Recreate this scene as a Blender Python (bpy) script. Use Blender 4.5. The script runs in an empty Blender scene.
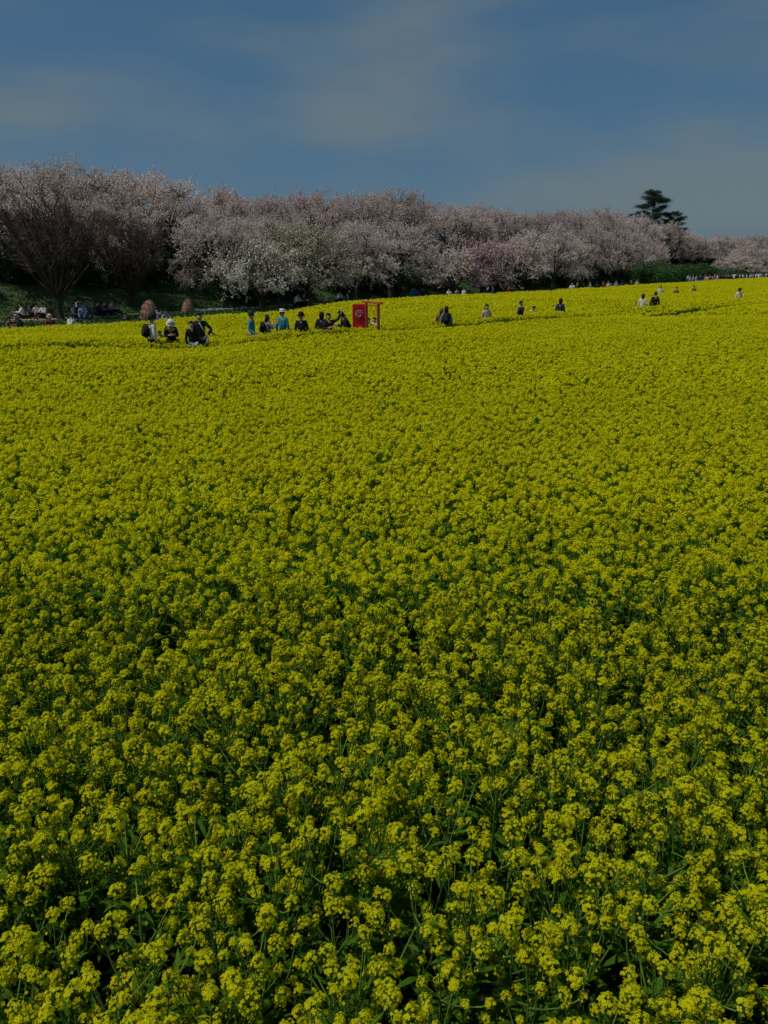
import bpy, bmesh, math, random
import numpy as np
from mathutils import Vector, Matrix

R = math.radians
rng = np.random.default_rng(7)
random.seed(7)

# ------------------------------------------------------------------ camera
F, PITCH, CAMH = 740.0, R(18.74), 3.05
cam_d = bpy.data.cameras.new('camera'); cam = bpy.data.objects.new('camera', cam_d)
bpy.context.scene.collection.objects.link(cam)
cam_d.sensor_fit = 'VERTICAL'; cam_d.sensor_height = 36.0; cam_d.lens = F / 1024 * 36.0
cam_d.clip_start = 0.05; cam_d.clip_end = 6000
cam.location = (0, 0, CAMH); cam.rotation_euler = (math.pi / 2 - PITCH, 0, 0)
bpy.context.scene.camera = cam

# ------------------------------------------------------------------ light
SUN_EL, SUN_AZ = R(61), R(-112)         # azimuth from +Y (view direction), clockwise
sc = bpy.context.scene
world = bpy.data.worlds.new('World'); sc.world = world; world.use_nodes = True
nt = world.node_tree; nt.nodes.clear()
wo = nt.nodes.new('ShaderNodeOutputWorld'); bg = nt.nodes.new('ShaderNodeBackground')
sky = nt.nodes.new('ShaderNodeTexSky'); sky.sky_type = 'NISHITA'; sky.sun_disc = False
sky.sun_elevation = SUN_EL; sky.sun_rotation = SUN_AZ
sky.air_density = 1.0; sky.dust_density = 1.0; sky.ozone_density = 4.0
tc = nt.nodes.new('ShaderNodeTexCoord')
mp = nt.nodes.new('ShaderNodeMapping'); mp.inputs['Scale'].default_value = (2.2, 2.2, 7.0)
mp.inputs['Location'].default_value = (1.7, 0.9, 0.62)
nz = nt.nodes.new('ShaderNodeTexNoise'); nz.inputs['Scale'].default_value = 1.3
nz.inputs['Detail'].default_value = 4; nz.inputs['Roughness'].default_value = .42
rp = nt.nodes.new('ShaderNodeMapRange'); rp.inputs['From Min'].default_value = .39; rp.inputs['From Max'].default_value = .66
rp.inputs['To Min'].default_value = 0.0; rp.inputs['To Max'].default_value = 0.78; rp.interpolation_type = 'SMOOTHSTEP'
air = nt.nodes.new('ShaderNodeMix'); air.data_type = 'RGBA'; air.inputs['Factor'].default_value = .60; air.inputs['B'].default_value = (.72, 2.45, 4.5, 1)
mx = nt.nodes.new('ShaderNodeMix'); mx.data_type = 'RGBA'; mx.inputs['B'].default_value = (2.9, 3.8, 4.15, 1)
nt.links.new(tc.outputs['Generated'], mp.inputs['Vector']); nt.links.new(mp.outputs[0], nz.inputs['Vector'])
nt.links.new(nz.outputs['Fac'], rp.inputs['Value']); nt.links.new(rp.outputs[0], mx.inputs['Factor'])
nt.links.new(sky.outputs[0], air.inputs['A']); nt.links.new(air.outputs['Result'], mx.inputs['A']); nt.links.new(mx.outputs['Result'], bg.inputs['Color'])
bg.inputs['Strength'].default_value = 0.085
nt.links.new(bg.outputs[0], wo.inputs['Surface'])

sun_d = bpy.data.lights.new('sun', 'SUN'); sun_d.energy = 4.0; sun_d.angle = R(0.6); sun_d.color = (1, .95, .87)
sun = bpy.data.objects.new('sun', sun_d); sc.collection.objects.link(sun)
sdir = Vector((math.sin(SUN_AZ) * math.cos(SUN_EL), math.cos(SUN_AZ) * math.cos(SUN_EL), math.sin(SUN_EL)))
sun.rotation_euler = sdir.to_track_quat('Z', 'Y').to_euler(); sun.location = (-30, -10, 60)

sc.view_settings.view_transform = 'Standard'; sc.view_settings.look = 'None'
sc.view_settings.exposure = -0.77; sc.view_settings.gamma = 1.0; sc.view_settings.use_curve_mapping = False

sc.cycles.sample_clamp_indirect = 3.0

# ------------------------------------------------------------------ helpers
COL = sc.collection

def at(px, py, z=0.0):
    """the point of height z that the photograph shows at a pixel"""
    cx, cy = (px - 384) / F, (512 - py) / F
    dy = math.cos(PITCH) + cy * math.sin(PITCH); dz = -math.sin(PITCH) + cy * math.cos(PITCH)
    t = (z - CAMH) / dz
    return Vector((cx * t, dy * t, z))

def head_at(px, py, h):
    p = at(px, py, h); return (p.x, p.y)

def z_at(py, y):
    """height of the point at depth y that shows at pixel row py"""
    return CAMH + y * math.tan(math.atan((512 - py) / F) - PITCH)

# the field's far edge is a straight line; U runs along it, N away from the camera
P0 = np.array((-13.6, 28.0)); U = np.array((.65, .76)); U /= np.linalg.norm(U); N = np.array((-U[1], U[0]))
def st(s, t):
    p = P0 + U * t + N * s; return float(p[0]), float(p[1])

def mat(name, col, rough=.7, trans=0.0, vary=0.0, col2=None, scale=3.0, objvary=0.0, spec=.3):
    m = bpy.data.materials.new(name); m.use_nodes = True
    n = m.node_tree; b = n.nodes['Principled BSDF']; o = n.nodes['Material Output']
    b.inputs['Roughness'].default_value = rough; b.inputs['Specular IOR Level'].default_value = spec
    c = None
    cc = n.nodes.new('ShaderNodeRGB'); cc.outputs[0].default_value = (*col, 1); c = cc.outputs[0]
    if col2 is not None:
        t = n.nodes.new('ShaderNodeTexCoord'); z = n.nodes.new('ShaderNodeTexNoise')
        z.inputs['Scale'].default_value = scale; z.inputs['Detail'].default_value = 5
        r = n.nodes.new('ShaderNodeMapRange'); r.inputs['From Min'].default_value = .35; r.inputs['From Max'].default_value = .65
        k = n.nodes.new('ShaderNodeMix'); k.data_type = 'RGBA'
        n.links.new(t.outputs['Object'], z.inputs['Vector']); n.links.new(z.outputs['Fac'], r.inputs['Value'])
        n.links.new(r.outputs[0], k.inputs['Factor']); n.links.new(c, k.inputs['A']); k.inputs['B'].default_value = (*col2, 1)
        c = k.outputs['Result']
    if objvary:
        oi = n.nodes.new('ShaderNodeObjectInfo'); hv = n.nodes.new('ShaderNodeHueSaturation')
        a = n.nodes.new('ShaderNodeMapRange'); a.inputs['To Min'].default_value = 1 - objvary; a.inputs['To Max'].default_value = 1 + objvary
        n.links.new(oi.outputs['Random'], a.inputs['Value']); n.links.new(a.outputs[0], hv.inputs['Value'])
        n.links.new(c, hv.inputs['Color']); c = hv.outputs[0]
    n.links.new(c, b.inputs['Base Color'])
    if trans:
        tr = n.nodes.new('ShaderNodeBsdfTranslucent'); ms = n.nodes.new('ShaderNodeMixShader')
        ms.inputs[0].default_value = trans; n.links.new(c, tr.inputs['Color'])
        n.links.new(b.outputs[0], ms.inputs[1]); n.links.new(tr.outputs[0], ms.inputs[2]); n.links.new(ms.outputs[0], o.inputs['Surface'])
    return m

M = dict(
    petal=mat('petal', (.80, .785, .006), .65, .50, col2=(.74, .71, .006), scale=1.1, spec=.1),
    bud=mat('bud', (.56, .60, .02), .6, .2, spec=.1),
    stem=mat('stem', (.17, .30, .035), .7, col2=(.06, .13, .02), scale=5, spec=.1),
    leaf=mat('leaf', (.065, .165, .010), .7, .38, col2=(.10, .21, .015), scale=4, spec=.08),
    soil=mat('soil', (.012, .020, .006), .95, col2=(.010, .026, .005), scale=2.5),
    grass=mat('grass_turf', (.05, .095, .022), .9, col2=(.085, .12, .035), scale=.6),
    bank=mat('bank_turf', (.035, .075, .018), .95, col2=(.055, .085, .03), scale=.5),
    path=mat('path_gravel', (.13, .12, .085), .9, col2=(.09, .10, .06), scale=3),
    bark=mat('bark', (.045, .034, .028), .9, col2=(.075, .058, .046), scale=4),
    twig=mat('twig', (.13, .085, .075), .85, objvary=.15),
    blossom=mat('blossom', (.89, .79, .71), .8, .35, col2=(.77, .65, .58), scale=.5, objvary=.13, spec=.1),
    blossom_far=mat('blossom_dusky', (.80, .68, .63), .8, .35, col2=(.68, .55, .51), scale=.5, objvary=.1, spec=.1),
    white=mat('blossom_white', (.80, .76, .65), .8, .3, col2=(.64, .62, .48), scale=.7, spec=.1),
    cream=mat('blossom_cream', (.66, .60, .44), .8, .3, col2=(.44, .47, .28), scale=.6, spec=.1),
    magenta=mat('blossom_magenta', (.70, .50, .54), .8, .3, col2=(.58, .40, .45), scale=.6, spec=.1),
    youngleaf=mat('young_leaf', (.11, .07, .05), .7, .2, col2=(.08, .065, .035), scale=1),
    evergreen=mat('evergreen', (.028, .06, .02), .6, .1, col2=(.045, .085, .025), scale=.8, objvary=.2),
    fresh=mat('fresh_leaf', (.05, .13, .025), .6, .25, col2=(.03, .09, .02), scale=.8, objvary=.2),
    needle=mat('needle', (.018, .045, .022), .6, .05, col2=(.03, .06, .028), scale=.8),
)

def tag(o, label=None, cat=None, group=None, kind=None):
    if label: o['label'] = label
    if cat: o['category'] = cat
    if group: o['group'] = group
    if kind: o['kind'] = kind
    return o

def link(name, data, parent=None):
    o = bpy.data.objects.new(name, data); COL.objects.link(o)
    if parent is not None: o.parent = parent
    return o

def empty(name, loc, rz=0, s=1.0):
    o = bpy.data.objects.new(name, None); COL.objects.link(o)
    o.location = loc; o.rotation_euler = (0, 0, rz); o.scale = (s, s, s) if not hasattr(s, '__len__') else s
    o.empty_display_size = .2
    return o

def rand(n, a=0., b=1.): return rng.uniform(a, b, n)

def unit(v): return v / np.maximum(np.linalg.norm(v, axis=-1, keepdims=True), 1e-9)

def frames(nrm):
    """two axes across each normal, turned at random"""
    a = rng.normal(size=nrm.shape); a = unit(a - nrm * np.sum(a * nrm, axis=1, keepdims=True))
    return a, np.cross(nrm, a)

class Geo:
    """collects quads as arrays"""
    def __init__(self): self.v, self.f, self.m, self.n = [], [], [], 0
    def add(self, v, f, m=0):
        v = np.asarray(v, float).reshape(-1, 3); f = np.asarray(f, int).reshape(-1, 4)
        self.v.append(v); self.f.append(f + self.n); self.m.append(np.full(len(f), m)); self.n += len(v)
    def quads(self, q, m=0):                       # q: (k,4,3)
        q = np.asarray(q); k = len(q)
        if k: self.add(q.reshape(-1, 3), np.arange(4 * k).reshape(k, 4), m)
    def cards(self, c, nrm, size, m=0, asp=1.0):   # small facing patches, kite shaped
        if not len(c): return
        a, b = frames(nrm); s = np.asarray(size).reshape(-1, 1) * np.ones((len(c), 1)) * .5
        a, b = a * s, b * s * asp
        lift = nrm * s * .35
        self.quads(np.stack([c - a, c - b * .8 + lift, c + a, c + b + lift * .5], axis=1), m)
    def tubes(self, p, q, r0, r1, m=0, sides=3):
        k = len(p)
        if not k: return
        d = unit(q - p); a, b = frames(d); r0 = np.ones((k, 1)) * np.asarray(r0).reshape(-1, 1); r1 = np.ones((k, 1)) * np.asarray(r1).reshape(-1, 1)
        rings = []
        for j in range(sides):
            t = 2 * math.pi * j / sides; w = a * math.cos(t) + b * math.sin(t)
            rings.append((p + w * r0, q + w * r1))
        vs = np.stack([x for pr in rings for x in pr], axis=1)       # k, 2*sides, 3
        base = (np.arange(k) * 2 * sides)[:, None]
        fs = [np.concatenate([base + 2 * j, base + 2 * ((j + 1) % sides), base + 2 * ((j + 1) % sides) + 1, base + 2 * j + 1], 1) for j in range(sides)]
        self.add(vs.reshape(-1, 3), np.concatenate(fs), m)
    def florets(self, c, nrm, L, m=0):
        """four-petalled flowers"""
        a, b = frames(nrm); L = np.asarray(L).reshape(-1, 1) * np.ones((len(c), 1))
        for k in range(4):
            t = k * math.pi / 2 + .1
            d = a * math.cos(t) + b * math.sin(t); p = np.cross(nrm, d)
            self.quads(np.stack([c, c + d * .62 * L - p * .42 * L + nrm * .16 * L, c + d * L + nrm * .12 * L, c + d * .62 * L + p * .42 * L + nrm * .16 * L], 1), m)
    def mesh(self, name, mats):
        me = bpy.data.meshes.new(name)
        v = np.concatenate(self.v); f = np.concatenate(self.f); mi = np.concatenate(self.m)
        me.vertices.add(len(v)); me.vertices.foreach_set('co', v.astype(np.float32).ravel())
        me.loops.add(f.size); me.loops.foreach_set('vertex_index', f.ravel().astype(np.int32))
        me.polygons.add(len(f)); me.polygons.foreach_set('loop_start', (np.arange(len(f)) * 4).astype(np.int32))
        me.polygons.foreach_set('loop_total', np.full(len(f), 4, np.int32))
        for m in mats: me.materials.append(m)
        me.polygons.foreach_set('material_index', mi.astype(np.int32))
        me.update(calc_edges=True); me.validate()
        return me

def bm_mesh(name, bm, mats, smooth=False):
    me = bpy.data.meshes.new(name); bm.normal_update(); bm.to_mesh(me); bm.free()
    for m in (mats if isinstance(mats, (list, tuple)) else [mats]): me.materials.append(m)
    if smooth:
        for p in me.polygons: p.use_smooth = True
    return me

def box(bm, c, s, rot=None, bev=0.0):
    r = bmesh.ops.create_cube(bm, size=1.0)
    mtx = Matrix.Translation(c) @ (rot or Matrix()) @ Matrix.Diagonal((*s, 1))
    bmesh.ops.transform(bm, matrix=mtx, verts=r['verts'])
    if bev: bmesh.ops.bevel(bm, geom=list({e for v in r['verts'] for e in v.link_edges}), offset=bev, segments=2, affect='EDGES')

def sheet(name, pts, z, m, kind='structure'):
    bm = bmesh.new(); bm.faces.new([bm.verts.new((x, y, z)) for x, y in pts])
    return tag(link(name, bm_mesh(name, bm, m)), kind=kind)

# ------------------------------------------------------------------ ground
sheet('ground', [(-3000, -3000), (3000, -3000), (3000, 3000), (-3000, 3000)], 0, M['bank'])
sheet('lawn', [st(0, -60), st(0, 260), st(15, 260), st(15, -60)], .004, M['grass'])
sheet('field_soil', [(-34, -8), (160, -8), st(-.2, 230), st(-.2, -38)], .006, M['soil'])
sheet('path', [st(11.8, -60), st(11.8, 260), st(13.2, 260), st(13.2, -60)], .009, M['path'])
# long low bank the cherries stand on
def bank_h(s):
    return float(np.interp(s, [14, 19.5, 30, 37], [0, 2.2, 2.3, 0]))
g = Geo()
ss = [14, 15.5, 17.5, 19.5, 22, 26, 30, 33, 37]; ts = np.arange(-60, 262, 4.0)
vv = np.array([[(*st(s, t), bank_h(s) - (.05 if s in (14, 37) else 0) + (.18 * math.sin(t * .31 + s) if 14 < s < 37 else 0)) for s in ss] for t in ts])
q = [(vv[i, j], vv[i, j + 1], vv[i + 1, j + 1], vv[i + 1, j]) for i in range(len(ts) - 1) for j in range(len(ss) - 1)]
g.quads(np.array(q)[:, ::-1], 0)
tag(link('hill', g.mesh('hill', [M['bank']])), kind='structure')
# uneven grass on lawn and bank foot
g = Geo()
n = 60000; t_ = rand(n, -25, 120); s_ = np.concatenate([rand(n // 2, 0, 11.6), rand(n // 2, 13.4, 21)])
pp = P0 + U * t_[:, None] + N * s_[:, None]
hz = np.interp(s_, [14, 19.5, 30], [0, 2.2, 2.3])
hh = rand(n, .05, .16); w = rand(n, .04, .10); an = rand(n, 0, math.pi)
c = np.column_stack([pp, hz]); wx = np.column_stack([np.cos(an) * w, np.sin(an) * w, np.zeros(n)])
tp = np.column_stack([rand(n, -.04, .04), rand(n, -.04, .04), hh])
g.quads(np.stack([c - wx, c + wx, c + wx * .3 + tp, c - wx * .3 + tp], 1))
tag(link('grass', g.mesh('grass', [M['fresh']])), 'rough green grass on the lawn and the bank behind the field', 'grass', kind='stuff')

# ------------------------------------------------------------------ rapeseed
PEOPLE_PATH = [(-16, 16.5), (-9, 19.5), (-4.2, 22.0), (0, 24.0), (2.4, 26.5), (6.0, 29.5), (11.2, 33.5), (20, 40), (34, 50)]
def dist_path(x, y):
    d = np.full(len(x), 1e9)
    for (ax, ay), (bx, by) in zip(PEOPLE_PATH[:-1], PEOPLE_PATH[1:]):
        vx, vy = bx - ax, by - ay; t = np.clip(((x - ax) * vx + (y - ay) * vy) / (vx * vx + vy * vy), 0, 1)
        d = np.minimum(d, np.hypot(x - ax - t * vx, y - ay - t * vy))
    return d
def patch(x, y):
    """slow wandering of the crop's height"""
    return (np.sin(x * .55 + 1.3 * np.sin(y * .31)) * .5 + np.sin(y * .8 + x * .21 + 2) * .35 + np.sin(x * 1.7 - y * 1.3) * .3 + np.sin(x * .13 + y * .17) * .4)
def in_field(x, y):
    s = (x - P0[0]) * N[0] + (y - P0[1]) * N[1]
    return s + .35 * np.sin(x * 1.1) + .2 * np.sin(x * 3.7) < -.25

def head_pts(c, tilt, nfl, rad):
    """flower positions over dome shaped heads: c (k,3), returns (k*nfl,3) and outward normals"""
    k = len(c); z = rand((k, nfl), -.6, 1.0); ph = rand((k, nfl), 0, 2 * math.pi)
    r = np.sqrt(1 - np.clip(z, -.99, .99) ** 2)
    n = np.stack([r * np.cos(ph), r * np.sin(ph), z], -1)
    rr = (rad[:, None] * rand((k, nfl), .62, 1.05))[..., None]
    off = n * rr * np.array((.92, .92, 1.0)); off[..., 2] *= .95
    p = c[:, None] + off + tilt[:, None] * (off[..., 2:3])
    nn = unit(n + np.array((0, 0, .55)) + rng.normal(size=n.shape) * .25)
    return p.reshape(-1, 3), nn.reshape(-1, 3)

def make_head_mesh(i):
    g = Geo(); rad = np.array([random.uniform(.022, .046)]); c = np.zeros((1, 3)); tl = np.zeros((1, 3))
    nf = int(46 * (rad[0] / .034) ** 1.5) + 8
    p, n = head_pts(c, tl, nf, rad); g.florets(p, n, rand(len(p), .0058, .0084), 0)
    g.tubes(np.array([[0, 0, -.11]]), np.array([[0, 0, rad[0] * .75]]), .0022, .0016, 2)
    cen = np.tile(np.array([[0, 0, -.035]]), (len(p), 1)); g.tubes(cen, p - n * .001, .0007, .0006, 2)
    k = 14; bp = np.column_stack([rand(k, -.010, .010), rand(k, -.010, .010), rand(k, .7, 1.0) * rad[0]]); g.cards(bp, unit(rng.normal(size=(k, 3)) + (0, 0, 1)), .006, 1)
    # lower flowers going over, on their own little stalks
    k = random.randint(5, 12); an = rand(k, 0, 6.28); rr = rand(k, .018, .04)
    lp = np.column_stack([np.cos(an) * rr, np.sin(an) * rr, rand(k, -.09, -.02)]); st0 = lp * np.array((0, 0, 1)) - (0, 0, .012)
    g.tubes(st0, lp, .0006, .0006, 2); g.florets(lp[: k // 2], unit(lp[: k // 2] * (1, 1, 0) + (0, 0, .02)), .006, 0)
    return g.mesh('flower_head', [M['petal'], M['bud'], M['stem']])
HEADS = [make_head_mesh(i) for i in range(14)]

def leaf_quads(g, base, tip, w, m):
    """a bent blade leaf of three segments"""
    d = tip - base; side = unit(np.cross(d, np.array((0, 0, 1.)) + rng.normal(size=d.shape) * .3)); w = w[:, None]
    droop = np.array((0, 0, 1.)) * np.linalg.norm(d, axis=1, keepdims=True)
    a, b = base + d * .35 + droop * .10, base + d * .72 + droop * .08
    g.quads(np.stack([base - side * w * .15, base + side * w * .15, a + side * w * .5, a - side * w * .5], 1), m)
    g.quads(np.stack([a - side * w * .5, a + side * w * .5, b + side * w * .42, b - side * w * .42], 1), m)
    g.quads(np.stack([b - side * w * .42, b + side * w * .42, tip + side * w * .04, tip - side * w * .04], 1), m)

def make_plant(i):
    """returns stem mesh, leaf mesh and head places"""
    g = Geo(); H = random.uniform(.88, 1.02); heads = []
    lean = np.array((random.uniform(-.05, .05), random.uniform(-.05, .05), 0))
    nseg = 5; pts = np.array([lean * (k / nseg) ** 2 + (0, 0, (H - .03) * k / nseg) + (rng.normal(size=3) * (.006, .006, 0)) * (k > 0) for k in range(nseg + 1)])
    g.tubes(pts[:-1], pts[1:], np.linspace(.007, .003, nseg), np.linspace(.0062, .0022, nseg), 0, 5)
    heads.append((pts[-1] + (0, 0, .0), 1.12))
    lg = Geo(); nb = random.randint(11, 14)
    for b in range(nb):
        z0 = H * random.uniform(.45, .78); an = b * 2.4 + random.uniform(-.5, .5); out = random.uniform(.05, .21)
        p0 = np.array([np.interp(z0, pts[:, 2], pts[:, 0]), np.interp(z0, pts[:, 2], pts[:, 1]), z0])
        zt = H * random.uniform(.74, 1.0) - .02; p3 = p0 * (1, 1, 0) + (math.cos(an) * out, math.sin(an) * out, zt)
        p1 = p0 + (p3 - p0) * (.45, .45, .3); p2 = p0 + (p3 - p0) * (.85, .85, .7)
        L = np.array([p0, p1, p2, p3]); g.tubes(L[:-1], L[1:], [.0035, .003, .0025], [.003, .0025, .0018], 0, 4)
        heads.append((p3, random.uniform(.62, 1.05)))
        k = 1; lg_base = p1[None]; tip = lg_base + np.array([[math.cos(an + 1) * .07, math.sin(an + 1) * .07, .04]]); leaf_quads(lg, lg_base, tip, np.array([.016]), 0)
    # seed pods up the stalks
    k = 16; zz = rand(k, .62, .90) * H; an = rand(k, 0, 6.28); b0 = np.column_stack([np.interp(zz, pts[:, 2], pts[:, 0]), np.interp(zz, pts[:, 2], pts[:, 1]), zz])
    g.tubes(b0, b0 + np.column_stack([np.cos(an) * .035, np.sin(an) * .035, rand(k, .02, .04)]), .0011, .0008, 0)
    k = 15; zz = rand(k, .08, .72) * H; an = rand(k, 0, 6.28); ln = .21 * (1.15 - zz / H) + rand(k, -.03, .03)
    b0 = np.column_stack([np.interp(zz, pts[:, 2], pts[:, 0]), np.interp(zz, pts[:, 2], pts[:, 1]), zz])
    leaf_quads(lg, b0, b0 + np.column_stack([np.cos(an) * ln, np.sin(an) * ln, rand(k, .0, .12)]), ln * .20, 0)
    return g.mesh('stem', [M['stem']]), lg.mesh('leaves', [M['leaf']]), heads
PLANTS = [make_plant(i) for i in range(7)]

# plant places nearest to the camera: jittered grid
NEAR_Y, DENS = 6.0, 24.0
cell = 1 / math.sqrt(DENS); cand = []
for iy in range(int(1.0 / cell), int(NEAR_Y / cell) + 1):
    for ix in range(-50, 51):
        x = (ix + .5 + .5 * (iy % 2)) * cell + random.uniform(-.11, .11); y = iy * cell + random.uniform(-.11, .11)
        if abs(x) < .62 * y + 4.5 and y < NEAR_Y: cand.append((x, y))
def seen(x, y):                       # is the plant's top inside the frame
    zc = y * math.cos(PITCH) + (CAMH - .95) * math.sin(PITCH)
    yc = y * math.sin(PITCH) - (CAMH - .95) * math.cos(PITCH)
    return abs(x / zc * F) < 400 and yc / zc * F > -540
vis = [c for c in cand if seen(*c)]; hid = [c for c in cand if not seen(*c)]
vis.sort(key=lambda c: c[1]); hid += vis[300:]; vis = vis[:300]
PROTO = []
def plant_things():
    for k, (x, y) in enumerate(vis):
        sm, lm, heads = PLANTS[random.randrange(len(PLANTS))]
        hgt = 1.0 + .05 * float(patch(np.array([x]), np.array([y]))[0]) + random.uniform(-.06, .05)
        r = empty('rapeseed_plant', (x, y, 0), random.uniform(0, 6.28), hgt)
        r.rotation_euler.x = random.uniform(-.05, .05); r.rotation_euler.y = random.uniform(-.05, .05)
        tag(r, 'leafy rapeseed plant with yellow flower heads among the closest plants to the viewer', 'rapeseed plant', 'closest rapeseed plants at the front of the field')
        link('stem', sm, r); link('leaves', lm, r)
        for (p, s) in heads:
            h = link('flower_head', HEADS[random.randrange(len(HEADS))], r); h.location = p
            s *= random.uniform(.9, 1.15); h.scale = (s, s, s); h.rotation_euler = (random.uniform(-.3, .3), random.uniform(-.3, .3), random.uniform(0, 6.28))
plant_things()

def scatter(y0, y1, dens, wide):
    A = (y1 - y0) * (2 * (wide * y1 + 4)); n = int(A * dens)
    x = rand(n, -1, 1) * (wide * y1 + 4); y = rand(n, y0, y1)
    ok = (np.abs(x) < wide * y + 4) & in_field(x, y)
    x, y = x[ok], y[ok]
    d = dist_path(x, y); ok = d > .42 + .12 * np.sin(x * 2.3 + y); return x[ok], y[ok]

def crop_z(x, y, spread=.095):
    d = dist_path(x, y); pt = patch(x, y)
    low = np.where((d < 1.1), .10 * (1.1 - d) / .7 * (.5 + .5 * np.sin(x * .9)), 0)
    far = np.interp(y, [13, 22], [0, -.05]) + .17 * np.exp(-((x + 5.6) / 2.0) ** 2 - ((y - 20.5) / 3.0) ** 2) + .30 * np.exp(-((x - 12.0) / 3.0) ** 2 - ((y - 34.5) / 4.0) ** 2)
    far = far + .27 / (1 + np.exp((x + 3.6) * 2.2)) / (1 + np.exp(-(y - 23) * 1.2))
    return .965 - far + .045 * pt - low - np.abs(rng.normal(size=len(x))) * spread

g = Geo()
# near plants just outside the frame
if hid:
    hx = np.array(hid); x = np.repeat(hx[:, 0], 12) + rng.normal(size=len(hx) * 12) * .11; y = np.repeat(hx[:, 1], 12) + rng.normal(size=len(hx) * 12) * .11
else: x = y = np.zeros(0)
x2, y2 = scatter(NEAR_Y, 13.0, 300, .66)
def detailed(x, y, nfl, fl_lo, fl_hi, four):
    z = crop_z(x, y); c = np.column_stack([x, y, z]); k = len(c); rad = rand(k, .018, .043); tl = rng.normal(size=(k, 3)) * .2 * (1, 1, 0)
    p, n = head_pts(c, tl, nfl, rad)
    if four: g.florets(p, n, rand(len(p), fl_lo, fl_hi), 0)
    else: g.cards(p, n, rand(len(p), fl_lo, fl_hi), 0)
    bp = c + np.column_stack([rand(k, -.008, .008), rand(k, -.008, .008), rad * .8]); g.cards(bp, unit(rng.normal(size=(k, 3)) * .3 + (0, 0, 1)), .014, 1)
    base = c + np.column_stack([rng.normal(size=k) * .08, rng.normal(size=k) * .08, -rand(k, .45, .8)])
    g.tubes(base, c, .004, .0025, 2)
    for j in range(4):
        b0 = base + (c - base) * rand(k, .1, .75)[:, None]; an = rand(k, 0, 6.28); ln = rand(k, .08, .20)
        leaf_quads(g, b0, b0 + np.column_stack([np.cos(an) * ln, np.sin(an) * ln, rand(k, -.02, .09)]), ln * .20, 3)
detailed(x, y, 36, .0058, .0084, True)
detailed(x2, y2, 26, .015, .022, False)
# middle distance
x, y = scatter(13.0, 32.0, 200, .64); z = crop_z(x, y); k = len(x); c = np.column_stack([x, y, z]); rad = rand(k, .022, .050)
p, n = head_pts(c, np.zeros((k, 3)), 12, rad); g.cards(p, n, rand(len(p), .026, .040), 0)
b0 = c - (0, 0, .05); tp = c + np.column_stack([rng.normal(size=k) * .03, rng.normal(size=k) * .03, -rand(k, .25, .5)])
g.tubes(tp, c, .006, .004, 2)
for j in range(2):
    an = rand(k, 0, 6.28); ln = rand(k, .08, .18); bb = tp + (c - tp) * rand(k, 0, .9)[:, None]
    g.cards(bb + np.column_stack([np.cos(an) * .05, np.sin(an) * .05, np.zeros(k)]), unit(rng.normal(size=(k, 3)) + (0, 0, .5)), ln, 3, .35)
# far
x, y = scatter(32.0, 150.0, 55, .62); z = crop_z(x, y, .06); k = len(x); c = np.column_stack([x, y, z]); rad = rand(k, .04, .06)
p, n = head_pts(c, np.zeros((k, 3)), 5, rad); g.cards(p, n, rand(len(p), .06, .085), 0)
g.cards(c - (0, 0, .14), unit(rng.normal(size=(k, 3)) + (0, -.5, .3)), rand(k, .12, .25), 3, .6)
field = link('rapeseed_field', g.mesh('rapeseed_field', [M['petal'], M['bud'], M['stem'], M['leaf']]))
tag(field, 'dense field of yellow flowering rapeseed stretching back to the trees', 'rapeseed', kind='stuff')

# ------------------------------------------------------------------ trees
def lathe_path(g, pts, rads, sides, m):
    pts = np.asarray(pts, float); g.tubes(pts[:-1], pts[1:], np.array(rads[:-1]), np.array(rads[1:]), m, sides)

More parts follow.
